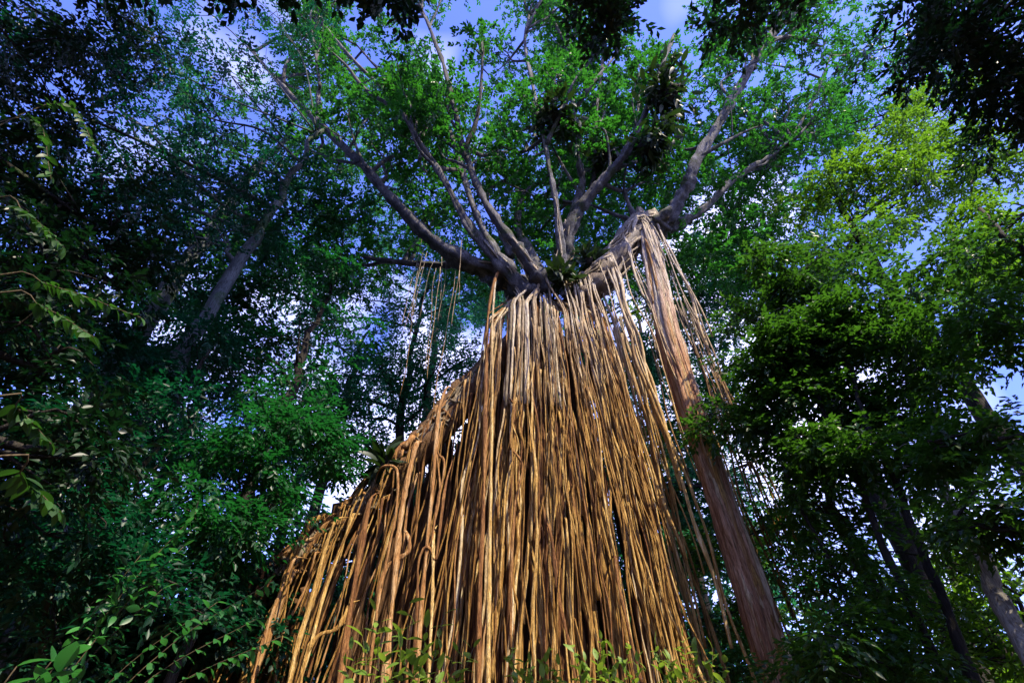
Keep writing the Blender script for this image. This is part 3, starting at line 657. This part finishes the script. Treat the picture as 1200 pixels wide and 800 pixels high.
# right edge: dark near tree
b0 = np.array([9.6, 6.0, 0])
build_tree('dark_tree', 'dark slim tree with drooping foliage in front of the sunny tree', 'tree', b0,
           [b0 + [0, 0, -.4], b0 + [.1, 0, 3], b0 + [.1, 0, 7], b0 + [.2, .1, 11]], [.14, .12, .09, .04],
           [B(1190, 300, 6.2, .8, 120), B(1170, 390, 6.4, .9, 130, .5), B(1130, 520, 6.6, .9, 120, .5), B(1150, 610, 6.6, .8, 90, .5), B(1190, 620, 6.4, .8, 100, .5)],
           M['right_leaf'], M['dark_bark'], 38, leaf=(.14, .07), sub=7, slen=.45)
for k, (bx, by, lab, lm, blobs) in enumerate([
    (7.2, 10.6, 'dark bushy shrub growing around the foot of the reddish root column', 'right_leaf', [B(990, 730, 8.4, .9, 150), B(850, 720, 12.4, .8, 130), B(1000, 680, 8.8, .9, 150), B(940, 650, 12.0, 1.0, 150), B(1010, 780, 7.8, .8, 130), B(860, 790, 12.2, .8, 120), B(850, 640, 12.9, .8, 110), B(960, 780, 8.6, .7, 100), B(930, 600, 12, .9, 120)]),
    (8.8, 9.6, 'sunlit yellow-green shrub behind the thin dark stems', 'yellow_leaf', [B(1110, 720, 9.2, .8, 110), B(1150, 770, 9.0, .8, 110), B(1060, 780, 9.2, .7, 90), B(1120, 660, 9.6, .7, 80), B(970, 650, 10, .6, 60)])]):
    b0 = np.array([bx, by, 0.]); top = max(c[0][2] for c in blobs)
    build_tree('shrub_tree', lab, 'shrub', b0, [b0 + [0, 0, -.4], b0 + [.1, -.1, top * .3], b0 + [-.1, 0, top * .6], b0 + [.1, .1, top]], [.08, .065, .05, .02],
               blobs, M[lm], M['dark_bark'], 45 + k, leaf=(.13, .065), sub=6, slen=.45, nl=10, wig=.08)
# right: thin dark stems and the pale stem at the edge
for k, (pa, pb, Y, rr, lab, mt) in enumerate([
    ((1010, 580), (1090, 760), 8.6, .085, 'thin dark sapling trunk, first one right of the root column', 'dark_bark'),
    ((1062, 600), (1140, 790), 8.2, .10, 'dark straight trunk in the middle of the thin stems', 'dark_bark'),
    ((985, 690), (1030, 790), 8.9, .05, 'thinnest dark stem standing near the root column foot', 'dark_bark'),
    ((1150, 660), (1200, 755), 7.6, .17, 'thick pale grey trunk leaning beyond the thin dark stems', 'pale_bark')]):
    a = at(*pa, Y + .2); c = at(*pb, Y); d = (a - c) / (a[2] - c[2]); base = c + d * (0 - c[2]); top = c + d * (a[2] - c[2] + (3.5 if k < 3 else 1.6))
    tops_ = [(top + np.array([0, 0, .3]), 1.1, 130, .5), (top + np.array([-.8, .3, .4]), .9, 90, .5), (top + np.array([.7, -.2, .6]), .9, 90, .5)]
    build_tree('slender_tree', lab, 'tree', base, [base + d * -.4, c, a, top], [rr * .85, rr * .75, rr * .68, rr * .35], tops_, M['right_leaf'], M[mt], 50 + k, leaf=(.14, .07), sub=5, slen=.45, wig=.05, limb_r=.35)

# ------------------------------------------------------------------ trees of the far forest, one by one
rngf = np.random.default_rng(77)
far = [(-26, 22, 19), (-20, 24, 20), (-15, 20, 18), (-11, 24, 20), (-7.5, 18.5, 19), (-4.5, 22, 30), (-1, 25, 32), (3.5, 20, 22), (6, 24, 26), (9, 21, 24), (9.5, 28, 32), (26, 13, 22), (15, 18, 9), (19, 21, 10), (-20, 13, 17), (-15.5, 15.5, 20), (22, 9, 15)]
for k, (x, y, h) in enumerate(far):
    b0 = np.array([x, y, 0.]); bl = []
    for q in range(15):
        zz = h * (rngf.uniform(.18, 1) if q > 3 else rngf.uniform(.15, .45)); sp = 3.4 * (1.15 - .6 * abs(zz / h - .6))
        bl.append((b0 + [rngf.normal(0, sp * .6), rngf.normal(0, sp * .5), zz], rngf.uniform(1.5, 2.5), int(rngf.integers(80, 125)), .65))
    side = 'behind the mossy trunks' if x < -7 else ('behind the root curtain' if x < 6 else 'behind the thin dark stems')
    sunny = x >= 9 and k in (9, 11, 12, 13, 16); low = h < 11
    build_tree('forest_tree', ('low forest tree with sunlit yellow-green foliage ' if low else 'tall forest tree with sunlit yellow-green crown ' if sunny else 'forest tree with dense green crown standing ') + 'far ' + side, 'tree', b0,
               [b0 + [0, 0, -.4], b0 + [.2, 0, h * .3], b0 + [0, .2, h * .7], b0 + [.3, 0, h]], [.32, .26, .18, .05], bl,
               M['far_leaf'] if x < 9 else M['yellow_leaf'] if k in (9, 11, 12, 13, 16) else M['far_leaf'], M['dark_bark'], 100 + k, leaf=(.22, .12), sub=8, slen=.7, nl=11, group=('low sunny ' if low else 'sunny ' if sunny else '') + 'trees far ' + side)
b0 = np.array([-4.6, 18.5, 0])
build_tree('fine_leaved_tree', 'fine-leaved blue-green tree filling the gap above the leaning root ridge', 'tree', b0,
           [b0 + [0, 0, -.4], b0 + [.1, 0, 7], b0 + [-.2, .1, 15], b0 + [0, 0, 24]], [.24, .2, .15, .06],
           [B(px, py, 17 + (k % 3), 2.1, 230) for k, (px, py) in enumerate([(415, 350), (480, 385), (525, 335), (450, 440), (395, 440), (375, 380), (540, 425), (470, 305), (430, 490), (520, 280), (560, 350), (420, 270), (500, 450), (350, 330), (370, 480)])],
           M['far_leaf'], M['dark_bark'], 140, leaf=(.17, .09), sub=10, slen=.55, nl=9)
b0 = np.array([5.2, 19.5, 0])
build_tree('fine_leaved_tree', 'fine-leaved green tree seen through strands beside the reddish column', 'tree', b0,
           [b0 + [0, 0, -.4], b0 + [.1, 0, 7], b0 + [-.2, .1, 15], b0 + [-.4, 0, 27]], [.24, .2, .15, .06],
           [B(px, py, 18 + (k % 3), 2.0, 210) for k, (px, py) in enumerate([(745, 430), (790, 500), (745, 570), (815, 400), (825, 570), (765, 330), (725, 265), (625, 275), (845, 300), (690, 300), (800, 640), (780, 250), (860, 470), (838, 340), (862, 318), (815, 310), (800, 355), (835, 375), (880, 345)])],
           M['far_leaf'], M['dark_bark'], 141, leaf=(.17, .09), sub=10, slen=.55)
b0 = np.array([-10.5, 12.5, 0])
build_tree('shrub_tree', 'low dark thicket shrub closing the ground behind the leafy shrubs', 'shrub', b0,
           [b0 + [0, 0, -.4], b0 + [0, 0, 2], b0 + [.2, 0, 4], b0 + [.2, .1, 6]], [.12, .1, .07, .03],
           [B(px, py, 10.5 + (k % 3), 1.4, 170) for k, (px, py) in enumerate([(60, 770), (130, 740), (200, 790), (120, 800), (250, 690), (180, 660), (40, 690), (270, 760), (20, 800)])],
           M['blue_leaf'], M['dark_bark'], 142, leaf=(.2, .1), sub=7, slen=.55)
# the wood beyond, one mass
cl = []
for k in range(520):
    a = math.radians(rngf.uniform(-82, 82)); d = rngf.uniform(30, 40)
    hh = 15 if not math.radians(28) < a < math.radians(57) else 7.5
    cl.append((np.array([d * math.sin(a), d * math.cos(a), rngf.uniform(.5, hh) * rngf.uniform(.5, 1)]), rngf.uniform(1.6, 3), 34, .8))
me = crown_mesh(rngf, cl, 6, 1.0, .52, .32, .25, 'distant_wood'); o = obj('distant_wood', me, M['far_leaf'], None, 'stuff'); tag(o, 'distant mass of green forest foliage closing the view', 'forest')

# ------------------------------------------------------------------ trees added unseen behind the viewer to block light, then one overhanging into view
rngs = np.random.default_rng(88)
for k, (x, y, h) in enumerate([(-15, -5, 19), (-11, -12, 20), (-3, -13, 19), (4, -12, 18), (11, -11, 19), (16, -6, 18), (17, 3, 16), (-17, 4, 18)]):  # dark wall of trees added out of view to cut the front sky fill
    b0 = np.array([x, y, 0.]); bl = [(b0 + [rngs.normal(0, 2.4), rngs.normal(0, 1.8), h * rngs.uniform(.12, 1)], rngs.uniform(2, 3), 90, .75) for q in range(12)]
    build_tree('forest_tree', 'forest tree with heavy dark crown added unseen across the clearing to block sky light', 'tree', b0,
               [b0 + [0, 0, -.4], b0 + [.2, 0, h * .3], b0 + [0, .2, h * .7], b0 + [.3, 0, h]], [.34, .28, .2, .06], bl, M['dark_leaf'], M['dark_bark'], 160 + k, leaf=(.45, .26), sub=6, slen=1.0, nl=9, group='unseen trees added across the clearing')
b0 = np.array([-5.5, -4.5, 0])  # added out of view, crown laid along the sun's path to shade the left
build_tree('shade_tree', 'large dark tree added unseen across the clearing to shade the mossy trunks', 'tree', b0,
           [b0 + [0, 0, -.4], b0 + [.2, 0, 7], b0 + [.3, .2, 14], b0 + [.5, .3, 24]], [.5, .42, .35, .12],
           [(np.array(q, float), rr, ns, .7) for q, rr, ns in [((-3, 2.4, 21), 2.6, 330), ((-1.4, .6, 25), 2.8, 330), ((-5, 3, 19), 2.4, 300), ((-7, 1.5, 18), 3.0, 320), ((-9, 0, 18), 3.0, 300), ((-2.2, 2.6, 28), 2.8, 330), ((-5, 0, 23), 3.0, 320), ((-8, 1, 23), 3.0, 320), ((-5, 2.5, 27), 2.8, 300), ((-11, 1, 20), 3, 280), ((-6, -1, 14), 2.6, 250), ((-10, -1, 13), 2.6, 250), ((.6, -1.2, 27), 2.2, 220)]],
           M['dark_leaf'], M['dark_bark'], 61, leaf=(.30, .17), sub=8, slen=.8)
b0 = np.array([10.5, -.5, 0])
build_tree('shade_tree', 'dark tree whose overhanging branches enter above the sunny crown', 'tree', b0,
           [b0 + [0, 0, -.4], b0 + [0, 0, 4], b0 + [.2, .2, 9], b0 + [0, .6, 15]], [.34, .28, .2, .07],
           [(atz(1130, 40, 12.5), 1.1, 150, .6), (atz(1190, 70, 11.5), 1.2, 170, .6), (atz(1180, 10, 12), 1.3, 170, .6), (atz(1070, 20, 13), .8, 70, .6), (atz(1190, 140, 11), .7, 70, .6),
            (atz(720, 5, 12), .55, 60, .5), (atz(690, -10, 12), .5, 40, .5), (atz(885, 10, 12), .5, 45, .5), (atz(860, -10, 12), .5, 40, .5), (atz(950, -5, 12), .45, 30, .5),
            (b0 + np.array([.5, -.5, 12]), 2.2, 220, .7), (b0 + np.array([1, 1, 14]), 2.2, 220, .7)],
           M['dark_leaf'], M['dark_bark'], 62, leaf=(.15, .075), sub=7, slen=.5)


# ------------------------------------------------------------------ plants with leaves large enough to pick apart
def leaf_mesh(name, w=.40, bend=.22, fold=.10, tip=.0, st=6):
    """one leaf along +X, length 1"""
    x = np.linspace(0, 1, st); hw = w * .5 * np.sin(np.pi * np.clip(x * .93 + .03, 0, 1) ** .85) ** .9; hw[0] = .015; hw[-1] = .004
    z = -bend * x ** 2; V = []
    for a, h, zz in zip(x, hw, z): V += [(a, h, zz + fold * h * 2), (a, 0, zz), (a, -h, zz + fold * h * 2)]
    F = []
    for i in range(st - 1):
        b = i * 3; F += [(b, b + 1, b + 4, b + 3), (b + 1, b + 2, b + 5, b + 4)]
    return mesh_of(name, np.array(V), [np.array(F)])
def place_leaf(me, mat, parent, P, D, N, L):
    D = norm(np.asarray(D, float)); S = norm(np.cross(N, D)); N2 = np.cross(D, S)
    o = bpy.data.objects.new('leaf', me); C.objects.link(o)
    if not me.materials: me.materials.append(mat)
    o.parent = parent; pl = np.zeros(3); p = parent
    while p is not None: pl += np.array(p.location); p = p.parent
    R = Matrix(((D[0], S[0], N2[0]), (D[1], S[1], N2[1]), (D[2], S[2], N2[2])))
    o.matrix_local = Matrix.Translation(Vector(np.asarray(P) - pl)) @ R.to_4x4() @ Matrix.Scale(L, 4)
    return o
LEAVES = {}
def leaves_for(key):
    if key not in LEAVES:
        LEAVES[key] = [leaf_mesh('leaf', w_, b_) for w_, b_ in (((.3, .3), (.25, .45), (.36, .2)) if key == 'fern' else ((.42, .2), (.36, .32), (.46, .1)))]
        for me in LEAVES[key]: me.materials.append(M[key])
    return LEAVES[key]
def leafy_plant(name, label, cat, base, stems, mat, seed, L=.2, step=.11, group=None, stem_r=.012, droop=.35, start=.35, pair=True):
    """stems: list of control-point lists (world)"""
    rng = np.random.default_rng(seed); t = thing(name, label, cat, tuple(base), group); ms = leaves_for(mat)
    for st in stems:
        W = np.array(st, float); ln = np.linalg.norm(np.diff(W, axis=0), axis=1).sum(); n = 18; P = spline(W, n)
        V, F = tube(P, np.linspace(stem_r, stem_r * .3, n), 5, .05, rng); me = mesh_of('stem', V, F); smooth(me); so_ = obj('stem', me, M['twig'], t)
        k = max(4, int(ln * (1 - start) / step)); side = 1
        for q in range(k + 1):
            f = start + (1 - start) * q / k; x = f * (n - 1); i = min(n - 2, int(x)); p = P[i] + (P[i + 1] - P[i]) * (x - i); T = norm(P[i + 1] - P[i])
            S = norm(np.cross(T, [0, 0, 1.0]) + rng.normal(0, .25, 3))
            for sg in ((1, -1) if pair and q < k else (side,)):
                D = T * rng.uniform(.35, .8) + S * sg * (1 if q < k else .1) + np.array([0, 0, -droop * rng.uniform(.3, 1.4)]) + rng.normal(0, .15, 3)
                N = np.array([0, 0, 1.0]) + rng.normal(0, .3, 3)
                place_leaf(ms[rng.integers(3)], M[mat], t, p, D, N, L * rng.uniform(.65, 1.2))
            side = -side
    return t
rngp = np.random.default_rng(91)
def bush_stems(base, tips, lift=.25):
    b = np.array(base, float); outl = []
    for tp in tips:
        tp = np.array(tp); m_ = b * .45 + tp * .55; m_[2] = max(b[2], tp[2] * .62 + lift); outl.append([b + rngp.normal(0, .04, 3) * [1, 1, 0], b * .8 + m_ * .2 + [0, 0, tp[2] * .15], m_, tp])
    return outl
b = at(480, 800, 7.4); b[2] = -.1
leafy_plant('sapling', 'broad-leaved green sapling standing before the lower left of the root curtain', 'sapling', b,
            bush_stems(b, [at(480, 706, 7.3), at(425, 745, 7.2), at(540, 748, 7.3), at(450, 775, 6.9), at(515, 785, 7.0), at(460, 725, 7.6), at(500, 735, 7.1), at(405, 780, 7.2), at(430, 765, 7.5), at(490, 765, 7.2), at(545, 775, 7.5), at(470, 745, 7.0), at(440, 715, 7.4), at(520, 720, 7.5), at(412, 760, 7.6), at(555, 758, 7.6)]), 'sap_leaf', 201, L=.21, step=.15, start=.6)
for k, (px, py, tips, lab) in enumerate([
    (618, 800, [(600, 772), (640, 775), (622, 790)], 'small bright sapling at the middle foot of the root curtain'),
    (705, 800, [(672, 770), (735, 765), (705, 760), (700, 785)], 'feathery bright sapling before the dark gap in the curtain'),
    (795, 800, [(768, 768), (800, 758), (835, 772), (785, 785)], 'yellow-green sapling at the right edge of the root curtain')]):
    b = at(px, py, 8.0); b[2] = -.1
    leafy_plant('sapling', lab, 'sapling', b, bush_stems(b, [at(x + dx, y - 12 + dy, 7.9 + rngp.uniform(-.3, .3)) for x, y in tips for dx, dy in ((0, 0), (14, 16))]), 'sap_leaf', 210 + k, L=.16, step=.075, start=.6, droop=.2)
# left: arching sprays
b = np.array([-5.4, 6.6, -.1])
leafy_plant('shrub', 'arching shrub with bright hanging leaves in front of the mossy trunks', 'shrub', b,
            bush_stems(b, [at(255, 705, 6.6), at(215, 640, 6.7), at(190, 690, 6.3), at(330, 745, 6.9), at(300, 725, 6.8), at(165, 650, 6.4), at(230, 600, 7.0), at(320, 680, 7.2)], .5), 'bright_leaf', 220, L=.16, step=.12, start=.5, droop=.6)
b = np.array([-3.6, 3.9, -.1])
leafy_plant('ground_palm', 'young plant with long narrow bright leaves low before the dark shrubs', 'plant', b,
            bush_stems(b, [at(85, 768, 3.8), at(60, 775, 3.7), at(20, 780, 3.6)], .1), 'bright_leaf', 221, L=.22, step=.1, start=.8, droop=.3)
b = np.array([-7.6, 3.2, -.1])
leafy_plant('overhanging_shrub', 'tall shrub reaching in with large drooping leaves against the near-black foliage', 'shrub', b,
            [[b, b + [-.2, 0, 4], b + [.2, .1, 7.6], at(70, 120, 3.6), at(118, 185, 3.7)], [b, b + [-.2, 0, 4], b + [.1, .1, 8.2], at(40, 140, 3.6), at(60, 210, 3.6)],
             [b, b + [.3, 0, 3], at(-30, 330, 3.6), at(60, 335, 4.0), at(165, 372, 4.2)], [b, b + [.3, 0, 3], at(-30, 350, 3.6), at(50, 360, 3.9), at(110, 395, 4.1)],
             [b, b + [.2, 0, 3.4], at(-30, 240, 3.6), at(30, 250, 3.7), at(75, 290, 3.9)], [b, b + [.3, 0, 2.6], at(-30, 470, 3.6), at(20, 480, 3.8), at(60, 520, 4.0)],
             [b, b + [.3, 0, 2.2], at(-30, 540, 3.6), at(25, 560, 3.9), at(70, 600, 4.2)]], 'near_leaf', 222, L=.16, step=.13, start=.70, droop=.5, stem_r=.014)
# epiphytes on the limbs: dark clumps of hanging leaves
def epiphyte(label, c, R, nfr, seed, lift=0.0, tall=1.0):
    rng = np.random.default_rng(seed); t = thing('hanging_epiphyte', label, 'epiphyte', tuple(c))
    V, F = tube(spline([c + [0, 0, -.3 * R], c, c + [0, 0, .3 * R]], 8), np.array([.04, .14, .2, .24, .22, .2, .15, .06]) * R, 9, .35, rng); me = mesh_of('root_ball', V, F); smooth(me); obj('root_ball', me, M['dark_bark'], t)
    ms = leaves_for('fern'); lobes = [norm(rng.standard_normal(3)) * R * rng.uniform(.2, .75) * np.array([1, 1, tall]) for _ in range(7)]
    for lb in lobes:
        V, F = tube(spline([c, c + lb * .6 + [0, 0, .1], c + lb], 8), np.linspace(.03, .01, 8), 5, 0, None); obj('stem', mesh_of('stem', V, F), M['dark_bark'], t)
    for k in range(nfr):
        q = c + lobes[k % 7] * rng.uniform(.4, 1.05) + rng.normal(0, .16 * R, 3)
        D = norm(q - c) * .6 + rng.normal(0, .5, 3) + np.array([0, 0, -.55 + lift])
        place_leaf(ms[rng.integers(3)], M['fern'], t, q, D, np.array([0, 0, 1.]) + rng.normal(0, .6, 3), rng.uniform(.32, .62) * (1.15 if R > 1.6 else 1))
epiphyte('dark clump of hanging epiphyte leaves on the thin upright limb', at(652, 138, 9.4), 1.45, 290, 301)
epiphyte('largest dark epiphyte clump draping down the thick grey limb', at(780, 112, 9.0), 1.9, 298, 302, 0, 1.5)
epiphyte('dark epiphyte clump hanging just below the largest clump', at(758, 172, 9.8), 1.5, 300, 303)
epiphyte('small dark epiphyte tuft low on the forked grey limb', at(708, 186, 10.6), 1.1, 200, 304)
epiphyte('olive epiphyte tuft nesting in the crotch above the root curtain', at(655, 322, 11.2), .75, 150, 305, .8)
epiphyte('small olive epiphyte tuft in the crotch beside the arching limb', at(690, 306, 11.4), .6, 100, 306, .8)
epiphyte('tiny green tuft clinging to the leaning root ridge', at(452, 545, 11.3), .45, 60, 307, .5)
